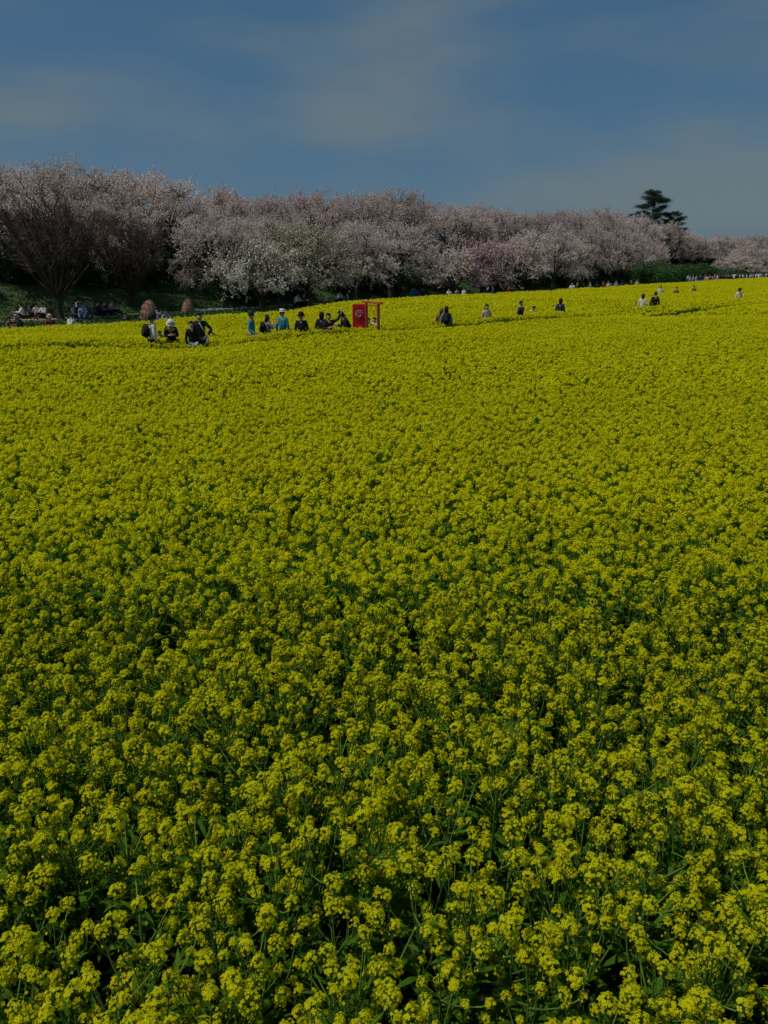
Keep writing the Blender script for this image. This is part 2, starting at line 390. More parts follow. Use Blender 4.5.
def make_cherry(seed, H=8.0, Rr=4.7, low=.15, ntw=780, per=31, card=.098, mb='blossom', droop=0.0):
    """trunk with limbs, and a crown of twigs thick with blossom"""
    global rng; keep = rng; rng = np.random.default_rng(seed); rd = random.Random(seed)
    tg, cg = Geo(), Geo()
    fork = np.array((rd.uniform(-.15, .15), rd.uniform(-.15, .15), H * .17))
    lathe_path(tg, [(0, 0, -.3), (0.02, 0, .2), fork * (.6, .6, .6), fork], [H * .05, H * .038, H * .032, H * .034], 9, 0)
    C = np.array((0, 0, (H + low) * .46)); ax = np.array((Rr, Rr, H - C[2]))
    lumps = unit(rng.normal(size=(9, 3)) * (1, 1, .6)); lw = rng.uniform(.04, .22, 9)
    def shell(d):
        r = 1.0 + np.sum(lw * np.maximum(0, d @ lumps.T - .72) / .28, axis=1, keepdims=True) - .08
        return C + d * ax * r * np.where(d[:, 2:3] < 0, [[1, 1, (C[2] - low) / ax[2]]], [[1, 1, 1.]])
    nodes = []
    for i in range(8):
        an = i * 2.4 + rd.uniform(-.3, .3); el = rd.uniform(.15, 1.1)
        d = np.array([[math.cos(an) * math.cos(el), math.sin(an) * math.cos(el), math.sin(el)]])
        e = fork + (shell(d)[0] - fork) * .55
        m1 = fork + (e - fork) * .5 + rng.normal(size=3) * .15 + (0, 0, .1)
        lathe_path(tg, [fork, m1, e], [H * .018, H * .013, H * .008], 6, 0); nodes += [m1, e]
        for j in range(5):
            d2 = unit(d[0] + rng.normal(size=3) * .45)[None]; e2 = fork + (shell(d2)[0] - fork) * rd.uniform(.7, .85)
            b = m1 + (e - m1) * rd.uniform(.2, 1); m2 = b + (e2 - b) * .5 + rng.normal(size=3) * .12
            lathe_path(tg, [b, m2, e2], [H * .007, H * .005, H * .003], 4, 0); nodes += [m2, e2]
    nodes = np.array(nodes)
    d = unit(rng.normal(size=(ntw, 3)) + (0, 0, .25)); d[:, 2] = np.where(d[:, 2] < -.55, -d[:, 2], d[:, 2])
    tips = C + (shell(d) - C) * (rng.random((ntw, 1)) ** .45 * .55 + .47)
    ns = ntw // 7; tips = tips[rng.integers(0, ns, ntw)] + rng.normal(size=(ntw, 3)) * (.42, .42, .26); tips[:, 2] = np.clip(tips[:, 2], low * .8, H + .1)
    idx = np.argmin(np.linalg.norm(tips[:, None] - nodes[None], axis=2) + 0.0, axis=1); st_ = nodes[idx]
    v = tips - st_; L = np.linalg.norm(v, axis=1, keepdims=True); v = v * np.minimum(1, 2.2 / np.maximum(L, .01)); st_ = tips - v
    mid = st_ + v * .5 + rng.normal(size=v.shape) * .12
    cg.tubes(st_, mid, .022, .014, 1); cg.tubes(mid, tips, .014, .005, 1)
    # side twigs
    k = ntw * 2; ii = rng.integers(0, ntw, k); tt = rng.uniform(.3, 1, (k, 1)); b = mid[ii] + (tips[ii] - mid[ii]) * tt
    e = b + unit(unit(v[ii]) + rng.normal(size=(k, 3)) * .6 + (0, 0, .15 - droop)) * rng.uniform(.35, .8, (k, 1)); cg.tubes(b, e, .010, .004, 1)
    segs0 = np.concatenate([st_, mid, b, b]); segs1 = np.concatenate([mid, tips, e, e])
    nb = ntw * per; jj = rng.integers(0, len(segs0), nb); tt = rng.random((nb, 1))
    p = segs0[jj] + (segs1[jj] - segs0[jj]) * tt + rng.normal(size=(nb, 3)) * .055
    cg.cards(p, unit(rng.normal(size=(nb, 3)) + (0, 0, .3)), rng.uniform(card * .6, card * 1.25, nb), 0)
    rng = keep
    return tg.mesh('trunk', [M['bark']]), cg.mesh('crown', [M[mb], M['twig']])

def make_vase(seed, H=7.5, Rr=3.5):
    """zelkova-like tree: many straight steep branches and thin budding twigs"""
    global rng; keep = rng; rng = np.random.default_rng(seed); rd = random.Random(seed)
    tg, cg = Geo(), Geo(); fork = np.array((0, 0, 1.25))
    lathe_path(tg, [(0, 0, -.2), (0, 0, .3), fork], [.25, .17, .19], 10, 0)
    S0, S1 = [], []
    for i in range(22):
        an = i * 2.4 + rd.uniform(-.2, .2); sp = math.sqrt((i + .5) / 22); 
        e = np.array((math.cos(an) * Rr * sp * .8, math.sin(an) * Rr * sp * .8, H * (.93 - .32 * sp ** 2)))
        P = [fork, fork + (e - fork) * (.33, .33, .28), fork + (e - fork) * (.66, .66, .62), e]
        lathe_path(tg, P, [.095, .065, .044, .020], 5, 0)
        for j in range(11):
            k = rd.uniform(.15, 1.0); b = P[1] + (e - P[1]) * k; out = unit(np.array((b[0], b[1], 0)) + rng.normal(size=3) * (1.2, 1.2, 0))
            f = b + (out * .42 + (0, 0, rd.uniform(.45, 1.0))) * rd.uniform(.8, 1.9); tg.tubes(b[None], f[None], .026, .012, 0, 3)
            S0.append(b); S1.append(f)
    S0, S1 = np.array(S0), np.array(S1); n = len(S0) * 11
    ii = rng.integers(0, len(S0), n); b = S0[ii] + (S1[ii] - S0[ii]) * rng.uniform(.2, 1, (n, 1))
    e = b + unit(unit(S1[ii] - S0[ii]) + rng.normal(size=(n, 3)) * .5) * rng.uniform(.4, 1.0, (n, 1)); cg.tubes(b, e, .017, .007, 1)
    m = n * 2; jj = rng.integers(0, n, m); p = b[jj] + (e[jj] - b[jj]) * rng.random((m, 1)) + rng.normal(size=(m, 3)) * .03
    cg.cards(p, unit(rng.normal(size=(m, 3))), rng.uniform(.025, .06, m), 0)
    rng = keep
    return tg.mesh('trunk', [M['bark']]), cg.mesh('crown', [M['youngleaf'], M['twig']])

def make_bush(seed, H=2.4, Rr=1.8, mm='evergreen', n=5200):
    global rng; keep = rng; rng = np.random.default_rng(seed)
    tg, cg = Geo(), Geo()
    k = 14; an = rng.uniform(0, 6.28, k); b = np.zeros((k, 3)) + (0, 0, -.1); e = np.column_stack([np.cos(an) * Rr * .6, np.sin(an) * Rr * .6, rng.uniform(.5, .85, k) * H]); tg.tubes(b, e, .05, .015, 0, 5)
    lob = np.column_stack([rng.uniform(-.6, .6, 16) * Rr, rng.uniform(-.6, .6, 16) * Rr, rng.uniform(.25, .72, 16) * H]); lr = rng.uniform(.25, .45, 16) * Rr
    ii = rng.integers(0, 16, n); d = unit(rng.normal(size=(n, 3))); p = lob[ii] + d * lr[ii][:, None] * (rng.random((n, 1)) ** .35 * 1.1) * (1, 1, .8); p[:, 2] = np.maximum(p[:, 2], .05)
    cg.cards(p, unit(d + rng.normal(size=(n, 3)) * .6), rng.uniform(.08, .17, n), 0)
    rng = keep
    return tg.mesh('trunk', [M['bark']]), cg.mesh('crown', [M[mm]])

def make_pine(seed, H=13.5):
    """tall dark conifer with flat layered branches"""
    global rng; keep = rng; rng = np.random.default_rng(seed); rd = random.Random(seed)
    tg, cg = Geo(), Geo()
    P = [(0, 0, -.2), (.1, 0, 3), (-.1, 0, 7), (.1, 0, 10.5), (.35, 0, H - .3)]; lathe_path(tg, P, [.34, .28, .2, .12, .03], 8, 0)
    z = 4.6
    while z < H - .1:
        f = (z - 4.6) / (H - 4.6); ln = np.interp(f, [0, .3, .6, .85, 1], [4.6, 4.2, 3.9, 2.7, 1.0])
        for j in range(3):
            an = rd.uniform(0, 6.28); L = ln * rd.choice((.55, .75, 1.0, 1.15)); zz = z + rd.uniform(-.5, .5)
            b = np.array((.05, 0, zz - .3)); d = np.array((math.cos(an), math.sin(an), rd.uniform(.0, .28))); e = b + d * L
            tg.tubes(b[None], e[None], .07, .02, 0, 4); side = np.array((-d[1], d[0], 0))
            for q in range(int(4 + L * 2.6)):        # needle pads along the bough
                t = rd.uniform(.3, 1.0); c0 = b + d * L * t + side * rd.uniform(-.3, .3) * L * (1.15 - t) + (0, 0, rd.uniform(.0, .3)); R0 = rd.uniform(.35, .70)
                n = 120; p = c0 + rng.normal(size=(n, 3)) * (R0 * .7, R0 * .7, .10); p[:, 2] += .12 - .18 * np.sum((p - c0)[:, :2] ** 2, axis=1)
                cg.cards(p, unit(rng.normal(size=(n, 3)) * .6 + (0, 0, 1)), rng.uniform(.08, .19, n), 0, .6)
        z += rd.uniform(.45, .75)
    rng = keep
    return tg.mesh('trunk', [M['bark']]), cg.mesh('crown', [M['needle']])

CH = [make_cherry(100 + i) for i in range(6)]
CHD = []
for tm, cm in CH[:4]:
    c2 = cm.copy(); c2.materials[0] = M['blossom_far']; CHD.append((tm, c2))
def tree(kind, meshes, x, y, z, sx, sz, rz, label, cat, group=None):
    r = empty(kind, (x, y, z), rz, (sx, sx, sz)); link('trunk', meshes[0], r); link('crown', meshes[1], r)
    return tag(r, label, cat, group)

SKY_X = [-300, 0, 60, 90, 130, 175, 205, 225, 300, 400, 430, 460, 560, 640, 680, 700, 735, 768, 1000]
SKY_Y = [138, 148, 156, 163, 163, 180, 203, 188, 190, 189, 200, 204, 207, 213, 226, 238, 236, 236, 240]
def px_of(x, y, z=4): 
    return 384 + F * x / (y * math.cos(PITCH) - (z - CAMH) * math.sin(PITCH))

MARKS = [(-60, 'beyond the left edge'), (15, 'at the left edge'), (60, 'behind the larger bare tree'), (100, 'between the two bare trees'), (140, 'behind the smaller bare tree'), (185, 'behind the tents'),
         (225, 'left of the white blossom tree'), (268, 'behind the white blossom tree'), (310, 'behind the cream tree'), (355, 'behind the red door'), (400, 'right of the red door'), (440, 'left of the magenta tree'), (480, 'behind the magenta tree'),
         (525, 'right of the magenta tree'), (565, 'behind the lone dark coat'), (610, 'left of the pine'), (655, 'below the pine'), (690, 'behind the green shrubs'), (735, 'at the far right'), (790, 'beyond the right edge')]
def where(px): return min(MARKS, key=lambda m: abs(m[0] - px))[1]

rt = random.Random(5)
rows = [(12.2, 6.3, 'front', .74), (20.5, 6.0, 'middle', 1.0), (27.0, 6.4, 'back', 1.0)]
for s0, step, nm, hf in rows:
    t = -14 + s0 * .1
    while t < 235:
        s = s0 + rt.uniform(-.9, .9); x, y = st(s, t); px = px_of(x, y)
        t += step * rt.uniform(.85, 1.15) * (1.0 if t < 110 else 1.15)
        if px < -110 or px > 880: continue
        if nm == 'front' and px < 245: s += (6.0 if px < 138 else 1.8); x, y = st(s, t)
        if nm == 'front' and (247 < px < 345 or 440 < px < 515 or 648 < px < 725): continue
        base = bank_h(s); top = z_at(np.interp(px, SKY_X, SKY_Y) + rt.uniform(-3, 5) + (3 if nm == 'back' else 0), y)
        H = (top - base) * (hf if nm != 'front' else rt.uniform(.66, .82)); H = max(4.0, min(10.0, H))
        sx = {'front': .80, 'middle': .86, 'back': .9}[nm] * rt.uniform(.85, 1.1)
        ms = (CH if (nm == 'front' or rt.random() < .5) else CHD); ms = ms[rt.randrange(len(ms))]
        w = where(px)
        lab = {'front': 'low front cherry tree in bloom ' + w,
               'middle': 'tall cherry on the bank top ' + w,
               'back': 'rearmost cherry crown ' + w}[nm]
        tree('cherry_tree', ms, x, y, base, sx, H / 8.0, rt.uniform(0, 6.28), lab, 'cherry tree', 'cherry trees in bloom along the bank behind the field')

V1, V2 = make_vase(31), make_vase(32)
p = at(61, 319); tree('bare_tree', V1, p.x, p.y, 0, 1.0, (z_at(176, p.y)) / 8.7, .4, 'large budding vase-shaped tree with bare steep branches, left of the tents', 'tree', 'bare vase-shaped trees at the lawn edge')
p = at(134, 312); tree('bare_tree', V2, p.x, p.y, 0, .85, (z_at(202, p.y)) / 8.7, 1.4, 'smaller budding vase-shaped tree with bare branches, just behind the brown tent', 'tree', 'bare vase-shaped trees at the lawn edge')
p = at(262, 309.5); tree('blossom_tree', make_cherry(210, 4.2, 3.1, .6, 420, 26, .12, 'white'), p.x, p.y, 0, 1, z_at(244, p.y) / 4.3, 0, 'small white blossom tree in front of the pink cherries, left of the red door', 'tree')
p = at(309, 307.0); tree('blossom_tree', make_cherry(211, 5.2, 3.2, .5, 480, 20, .11, 'cream'), p.x, p.y, 0, 1, z_at(228, p.y) / 5.3, 0, 'rounded cream green budding tree behind the people near the red door', 'tree')
p = at(482, 299.0); tree('blossom_tree', make_cherry(212, 5.0, 3.0, .5, 480, 20, .11, 'magenta'), p.x, p.y, 0, 1, z_at(239, p.y) / 5.1, 0, 'deep magenta pink blossom tree standing before the pale cherries', 'tree')
p = at(455, 300.0); tree('blossom_tree', make_cherry(213, 4.4, 2.0, .4, 340, 22, .11, 'blossom'), p.x, p.y, 0, 1, z_at(247, p.y) / 4.5, 0, 'small pale pink blossom tree touching the magenta tree on its left side', 'tree')
PN = make_pine(77)
y = 128.0; x = (654 - 384) / F * (y * math.cos(PITCH) - 9 * math.sin(PITCH)); tree('pine_tree', PN, x, y, 0, .86, z_at(188, y) / 13.5, .3, 'tall dark pine with flat layered branches rising above the cherries', 'pine tree', 'dark pines behind the cherries')
y = 131.0; x = (674 - 384) / F * (y * math.cos(PITCH) - 6 * math.sin(PITCH)); tree('pine_tree', PN, x, y, 0, .55, z_at(210, y) / 13.5, 2.3, 'shorter dark pine just right of the tall pine', 'pine tree', 'dark pines behind the cherries')

BU = [make_bush(300 + i) for i in range(3)]; BF = [make_bush(310 + i, 3.0, 2.4, 'fresh', 6500) for i in range(2)]
i = 0
for px, s, hh in [(652, 6, 1.05), (668, 7, 1.1), (684, 6, 1.0), (700, 6, .9), (718, 6, .75), (733, 7, .7)]:
    lo, hi = -20., 400.
    for _ in range(50):
        t = (lo + hi) / 2
        if px_of(*st(s, t), 1) < px: lo = t
        else: hi = t
    x, y = st(s, t); tree('green_shrub', BF[i % 2], x, y, 0, 1.25 * hh, hh, i * 1.3, 'fresh green shrub, ' + ['leftmost', 'second from the left', 'third from the left', 'fourth from the left', 'fifth from the left', 'rightmost'][i] + ' in the green clump below the pine', 'shrub', 'green shrubs at the right end of the bank'); i += 1
t = -8.0
while t < 190:
    for s, k in ((15.2, 1.0), (23.5, 1.25), (30.5, 2.3 if t < 40 else 1.5)):
        x, y = st(s + rt.uniform(-.6, .6) + (3.0 if s < 18 and t < 22 else 0), t + rt.uniform(-1, 1)); px = px_of(x, y, 1)
        if -60 < px < 830:
            tree('evergreen_bush', BU[rt.randrange(3)], x, y, bank_h(s + (2.6 if s < 18 and t < 22 else 0)) - .1, k * rt.uniform(.9, 1.3), rt.uniform(.8, 1.15) * k, rt.uniform(0, 6), ('dark bush at the bank foot ' if s < 18 else 'dark bush on the bank top ' if s < 27 else 'dark bush behind the bank ') + where(px), 'bush', 'dark evergreen bushes under the cherries')
    t += 3.4

# ------------------------------------------------------------------ people
def skin_mesh(name, verts, edges, rads, root=0, sub=1):
    me = bpy.data.meshes.new(name); me.from_pydata([Vector(v) for v in verts], edges, []); me.update()
    o = bpy.data.objects.new(name, me); COL.objects.link(o)
    md = o.modifiers.new('Skin', 'SKIN'); md.use_smooth_shade = True
    for i, r in enumerate(rads):
        sv = me.skin_vertices[0].data[i]; sv.radius = (r, r) if not hasattr(r, '__len__') else r; sv.use_root = (i == root)
    if sub: s = o.modifiers.new('Sub', 'SUBSURF'); s.levels = sub; s.render_levels = sub
    dg = bpy.context.evaluated_depsgraph_get(); out = bpy.data.meshes.new_from_object(o.evaluated_get(dg))
    out.name = name; bpy.data.objects.remove(o); bpy.data.meshes.remove(me)
    return out

V = Vector
def pose(kind):
    J = dict(pel=V((0, 0, .93)), spi=V((0, .01, 1.12)), che=V((0, .01, 1.31)), nek=V((0, .01, 1.45)), hea=V((0, -.005, 1.56)), top=V((0, 0, 1.64)))
    for s, k in ((-1, 'l'), (1, 'r')):
        J['sho' + k] = V((s * .165, .01, 1.385)); J['elb' + k] = V((s * .215, .03, 1.11)); J['wri' + k] = V((s * .22, -.06, .87))
        J['hip' + k] = V((s * .085, 0, .89)); J['kne' + k] = V((s * .10, -.02, .49)); J['ank' + k] = V((s * .105, .03, .09)); J['toe' + k] = V((s * .12, -.13, .035))
    up = ['spi', 'che', 'nek', 'hea', 'top', 'shol', 'shor', 'elbl', 'elbr', 'wril', 'wrir']
    def bend(a, piv, keys):
        m = Matrix.Translation(piv) @ Matrix.Rotation(a, 4, 'X') @ Matrix.Translation(-piv)
        for k in keys: J[k] = m @ J[k]
    if kind == 'walk':
        J['kner'] = V((.10, -.20, .52)); J['ankr'] = V((.10, -.22, .12)); J['toer'] = V((.11, -.38, .06)); J['anrk'] = None
        J['anlk'] = None; J['knel'] = V((-.10, .06, .49)); J['ankl'] = V((-.10, .30, .16)); J['toel'] = V((-.11, .18, .04))
        J['wril'] = V((-.23, -.22, .95)); J['elbr'] = V((.22, .12, 1.13)); J['wrir'] = V((.23, .10, .88))
    if kind in ('photo', 'lean'):
        for s, k in ((-1, 'l'), (1, 'r')):
            J['elb' + k] = V((s * .21, -.12, 1.17)); J['wri' + k] = V((s * .07, -.33, 1.36))
    if kind == 'raise':
        J['elbr'] = V((.33, -.08, 1.46)); J['wrir'] = V((.42, -.16, 1.70)); J['elbl'] = V((-.22, -.1, 1.15)); J['wril'] = V((-.10, -.30, 1.20))
    if kind == 'arm_out':
        J['elbr'] = V((.34, -.02, 1.18)); J['wrir'] = V((.20, -.16, 1.02))
    if kind == 'lean': bend(.55, J['pel'], up)
    if kind in ('crouch', 'sit'):
        dz = .93 - (.36 if kind == 'crouch' else .13)
        for k in up + ['pel', 'hipl', 'hipr']: J[k] = J[k] - V((0, 0, dz))
        for s, k in ((-1, 'l'), (1, 'r')):
            if kind == 'crouch':
                J['kne' + k] = V((s * .17, -.36, .50)); J['ank' + k] = V((s * .13, -.10, .10)); J['toe' + k] = V((s * .16, -.28, .035))
            else:
                J['kne' + k] = V((s * .18, -.36, .36)); J['ank' + k] = V((s * .12, -.62, .08)); J['toe' + k] = V((s * .13, -.74, .12))
        bend(.35 if kind == 'crouch' else .12, J['pel'], up)
        for s, k in ((-1, 'l'), (1, 'r')):
            sh = J['sho' + k]; J['elb' + k] = sh + V((s * .07, -.14, -.22)); J['wri' + k] = sh + V((-s * .02, -.36, -.20))
    return J

def figure(kind):
    J = pose(kind); out = {}
    names = ['pel', 'spi', 'che', 'nek', 'hea', 'top']; rad = dict(pel=(.125, .095), spi=(.11, .085), che=(.135, .095), nek=.05, hea=.080, top=.055)
    verts, edges, rads, ix = [], [], [], {}
    def addv(k, p, r, par=None):
        ix[k] = len(verts); verts.append(tuple(p)); rads.append(r)
        if par is not None: edges.append((ix[par], ix[k]))
    addv('pel', J['pel'], rad['pel'])
    for a, b in zip(names[:-1], names[1:]): addv(b, J[b], rad[b], a)
    fwd = (J['hea'] - J['nek']).normalized(); face = V((0, -1, 0)) - fwd * V((0, -1, 0)).dot(fwd); face.normalize()
    addv('nose', J['hea'] + face * .098 - fwd * .01, .014, 'hea')
    for s, k in ((-1, 'l'), (1, 'r')):
        addv('ear' + k, J['hea'] + V((s * .088, .01, 0)), .016, 'hea')
        addv('sho' + k, J['sho' + k], .058, 'che'); addv('elb' + k, J['elb' + k], .040, 'sho' + k); addv('wri' + k, J['wri' + k], .026, 'elb' + k)
        d = (J['wri' + k] - J['elb' + k]).normalized(); side = d.cross(V((1, 0, 0)) if abs(d.x) < .7 else V((0, 0, 1))).normalized()
        pal = J['wri' + k] + d * .065; addv('pal' + k, pal, (.026, .018), 'wri' + k)
        curl = side.cross(d).normalized() * (-s)
        for q in range(4):
            off = side * (q - 1.5) * .019; ln = (.062, .075, .070, .055)[q]
            addv(f'fa{q}{k}', pal + d * .045 + off, .0085, 'pal' + k); addv(f'fb{q}{k}', pal + d * (.045 + ln * .6) + off + curl * .015, .0075, f'fa{q}{k}'); addv(f'fc{q}{k}', pal + d * (.045 + ln) + off + curl * .035, .0065, f'fb{q}{k}')
        addv('ta' + k, J['wri' + k] + d * .035 + side * .04, .0105, 'pal' + k); addv('tb' + k, J['wri' + k] + d * .075 + side * .055 + curl * .015, .0085, 'ta' + k)
        addv('hip' + k, J['hip' + k], .085, 'pel'); addv('kne' + k, J['kne' + k], .056, 'hip' + k); addv('ank' + k, J['ank' + k], .036, 'kne' + k); addv('toe' + k, J['toe' + k], .032, 'ank' + k)
    out['body'] = skin_mesh('body', verts, edges, rads)
    def part(name, chain, sub=1):      # chain: list of (key, pos, rad, parent)
        vs, es, rs, id_ = [], [], [], {}
        for k, p, r, par in chain:
            id_[k] = len(vs); vs.append(tuple(p)); rs.append(r)
            if par: es.append((id_[par], id_[k]))
        out[name] = skin_mesh(name, vs, es, rs, 0, sub)
    up = (J['nek'] - J['pel']).normalized()
    top = [('che', J['che'], (.150, .115), None), ('nek', J['nek'] - up * .035, .075, 'che'), ('spi', J['spi'], (.145, .115), 'che'), ('pel', J['pel'] + up * .02, (.155, .125), 'spi'), ('hem', J['pel'] - up * .06, (.155, .125), 'pel')]
    for k in 'lr':
        w = J['elb' + k].lerp(J['wri' + k], .88)
        top += [('s' + k, J['sho' + k] * 1.0 - V((.012 * (1 if k == 'r' else -1), 0, 0)), .066, 'che'), ('e' + k, J['elb' + k], .052, 's' + k), ('w' + k, w, .046, 'e' + k)]
    part('jacket', top)
    leg = [('p', J['pel'], (.14, .115), None)]
    for k in 'lr': leg += [('h' + k, J['hip' + k], .103, 'p'), ('k' + k, J['kne' + k], .077, 'h' + k), ('a' + k, J['ank' + k] + (J['kne' + k] - J['ank' + k]) * .06, .058, 'k' + k)]
    part('trousers', leg)
    sh = []
    for k in 'lr': part('shoe_' + k, [('a', J['ank' + k] - V((0, -.02, .045)), .047, None), ('m', J['ank' + k].lerp(J['toe' + k], .5) - V((0, 0, .018)), .046, 'a'), ('t', J['toe' + k] + V((0, -.02, 0)), .036, 'm')])
    # hair: a cap hugging the skull, open at the face
    def cap(long):
        bm = bmesh.new(); r = bmesh.ops.create_uvsphere(bm, u_segments=14, v_segments=10, radius=1.0)
        bmesh.ops.delete(bm, geom=[v for v in bm.verts if (v.co.y < -.25 and v.co.z < .38) or v.co.z < (-.75 if long else -.45)], context='VERTS')
        for v in bm.verts:
            v.co = V((v.co.x * .094, v.co.y * .102 + .012, v.co.z * .112 + .014))
            if long and v.co.z < -.03: v.co.z -= .20 * min(1, (-.03 - v.co.z) / .05); v.co.y += .02
        ex = bmesh.ops.solidify(bm, geom=list(bm.faces), thickness=.008)
        q = V((0, 0, 1)).rotation_difference(fwd); m = Matrix.Translation(J['hea'] + fwd * .012) @ q.to_matrix().to_4x4()
        bmesh.ops.transform(bm, matrix=m, verts=bm.verts); return bm_mesh('hair', bm, [], True)
    out['hair'] = cap(False); out['long_hair'] = cap(True)
    hm = Matrix.Translation(J['hea'] + fwd * .05) @ V((0, 0, 1)).rotation_difference(fwd).to_matrix().to_4x4()
    bm = bmesh.new(); bmesh.ops.create_cone(bm, cap_ends=True, segments=18, radius1=.108, radius2=.085, depth=.10); bmesh.ops.translate(bm, verts=bm.verts, vec=(0, .008, .055))
    r = bmesh.ops.create_cone(bm, cap_ends=True, segments=18, radius1=.150, radius2=.12, depth=.018); bmesh.ops.translate(bm, verts=r['verts'], vec=(0, 0, .0))
    bmesh.ops.transform(bm, matrix=hm, verts=bm.verts); out['hat'] = bm_mesh('hat', bm, [], True)
    bm = bmesh.new()
    for s in (-1, 1):
        r = bmesh.ops.create_uvsphere(bm, u_segments=6, v_segments=4, radius=.011); bmesh.ops.translate(bm, verts=r['verts'], vec=(s * .034, -.088, -.035))
    box(bm, (0, -.089, -.095), (.045, .012, .009)); bmesh.ops.transform(bm, matrix=hm, verts=bm.verts); out['face'] = bm_mesh('face', bm, [])
    # backpack and shoulder bag
    tm = Matrix.Translation(J['spi'].lerp(J['che'], .6)) @ V((0, 0, 1)).rotation_difference(up).to_matrix().to_4x4()
    bm = bmesh.new(); box(bm, (0, .20, 0), (.30, .15, .42), bev=.05); box(bm, (0, .29, -.07), (.22, .05, .2), bev=.02)
    for s in (-1, 1): box(bm, (s * .10, .02, .19), (.04, .27, .025), bev=.008)
    bmesh.ops.transform(bm, matrix=tm, verts=bm.verts); out['backpack'] = bm_mesh('backpack', bm, [], True)
    bm = bmesh.new(); box(bm, (.19, -.02, -.42), (.10, .26, .24), bev=.03); box(bm, (.10, -.10, -.08), (.02, .02, .52), Matrix.Rotation(-.45, 4, 'Y'))
    bmesh.ops.transform(bm, matrix=tm, verts=bm.verts); out['shoulder_bag'] = bm_mesh('shoulder_bag', bm, [], True)
    # long coat or skirt
    if kind not in ('crouch', 'sit'):
        bm = bmesh.new(); prev = None
        for z, rx, ry in ((1.0, .155, .125), (.8, .185, .15), (.6, .205, .17), (.38, .225, .19)):
            ring = [bm.verts.new((math.cos(a) * rx * (1 + .05 * math.sin(a * 6)), math.sin(a) * ry * (1 + .05 * math.sin(a * 6)), z)) for a in np.linspace(0, 2 * math.pi, 20, endpoint=False)]
            if prev:
                for i_ in range(20): bm.faces.new((prev[i_], prev[(i_ + 1) % 20], ring[(i_ + 1) % 20], ring[i_]))
            prev = ring
        bmesh.ops.solidify(bm, geom=list(bm.faces), thickness=.01)
        out['skirt'] = bm_mesh('skirt', bm, [], True)
    return out
FIG = {k: figure(k) for k in ('stand', 'walk', 'photo', 'lean', 'raise', 'arm_out', 'crouch', 'sit')}

CLOTH = {}
def cloth(c, skin=False):
    k = tuple(c)
    if k not in CLOTH: CLOTH[k] = mat('cloth', c, .85, col2=tuple(min(1, v * .75) for v in c), scale=9)
    return CLOTH[k]
SKIN = (.50, .33, .24); BLACK = (.012, .012, .014); NAVY = (.02, .03, .07); WHITE = (.75, .74, .70); GREY = (.25, .25, .27); TEAL = (.04, .28, .36); BEIGE = (.52, .42, .33)
DENIM = (.07, .11, .20); MAROON = (.20, .03, .04); BROWN = (.16, .09, .06); HAIR = (.018, .013, .011); RED = (.55, .02, .03); PURPLE = (.16, .08, .24); OLIVE = (.08, .09, .045); LBLUE = (.30, .45, .60); PINK = (.62, .35, .38)

def person(x, y, kind, label, top, bot=BLACK, rz=0.0, h=1.66, hair='hair', hat=None, pack=None, bag=None, skirt=None, hairc=HAIR, group=None, z=0):
    s = h / 1.70; r = empty('person', (x, y, z), rz, s); fg = FIG[kind]
    tag(r, label, 'person', group)
    def p(nm, key, col):
        o = link(nm, fg[key], r)
        if len(fg[key].materials) == 0: fg[key].materials.append(None)
        o.material_slots[0].link = 'OBJECT'; o.material_slots[0].material = cloth(col)
        return o
    p('body', 'body', SKIN); p('jacket' if top in (BLACK, NAVY, TEAL, GREY, BROWN) else 'shirt', 'jacket', top); p('trousers', 'trousers', bot)
    p('shoe', 'shoe_l', GREY if bot == WHITE else BLACK); p('shoe', 'shoe_r', GREY if bot == WHITE else BLACK); p('face', 'face', (.08, .03, .03))
    p('hair', hair, hairc)
    if hat: p('hat', 'hat', hat)
    if pack: p('backpack', 'backpack', pack)
    if bag: p('shoulder_bag', 'shoulder_bag', bag)
    if skirt and 'skirt' in fg: p('skirt', 'skirt', skirt)
    return r

def P(px, py, kind, label, top, h=1.66, eff=None, y=None, **kw):
    h *= .925
    """a figure whose head top shows at a pixel; eff is the height of the head top in its pose"""
    eff = eff or {'crouch': .98 * h / 1.7, 'sit': .84 * h / 1.7, 'lean': 1.50 * h / 1.7}.get(kind, h * .985)
    p = at(px, py, eff)
    return person(p.x, p.y, kind, label, top, h=h, **kw)

PI = math.pi
# the people along the trodden line through the flowers
P(151, 316, 'stand', 'man in white shirt with a black backpack and black cap, seen from the side', WHITE, h=1.7, hat=BLACK, pack=BLACK, rz=2.2)
P(157.5, 332, 'lean', 'person in dark navy stooping low beside the man with the white shirt', NAVY, h=1.15, rz=.6, bot=NAVY)
P(170, 322.5, 'lean', 'person in dark jacket and white hat leaning forward over the flowers', BLACK, h=1.62, hat=WHITE, bag=BROWN, rz=.3)
P(191, 321.5, 'stand', 'person in black coat open over a pale teal shirt, next to the tallest man', BLACK, h=1.52, bot=LBLUE, rz=.5)
P(199, 313, 'arm_out', 'tall person in black jacket with elbow out and a light blue bag at the hip', BLACK, h=1.76, bag=LBLUE, bot=BLACK, rz=.2)
P(217, 331, 'lean', 'small figure in black bending among the flowers right of the tall man in black', BLACK, h=1.05, rz=-1.2)
P(251, 312.5, 'walk', 'person in teal jacket, dark cap and white trousers walking right', TEAL, h=1.66, hat=NAVY, bot=WHITE, rz=1.4, group='people walking through the field')
P(267.5, 315, 'photo', 'person with black backpack and light sleeves holding something up', GREY, h=1.55, pack=BLACK, rz=2.0, hair='long_hair')
P(282, 310, 'stand', 'person in bright teal jacket and pale hat seen from behind', TEAL, h=1.70, hat=WHITE, rz=2.9, bot=NAVY)
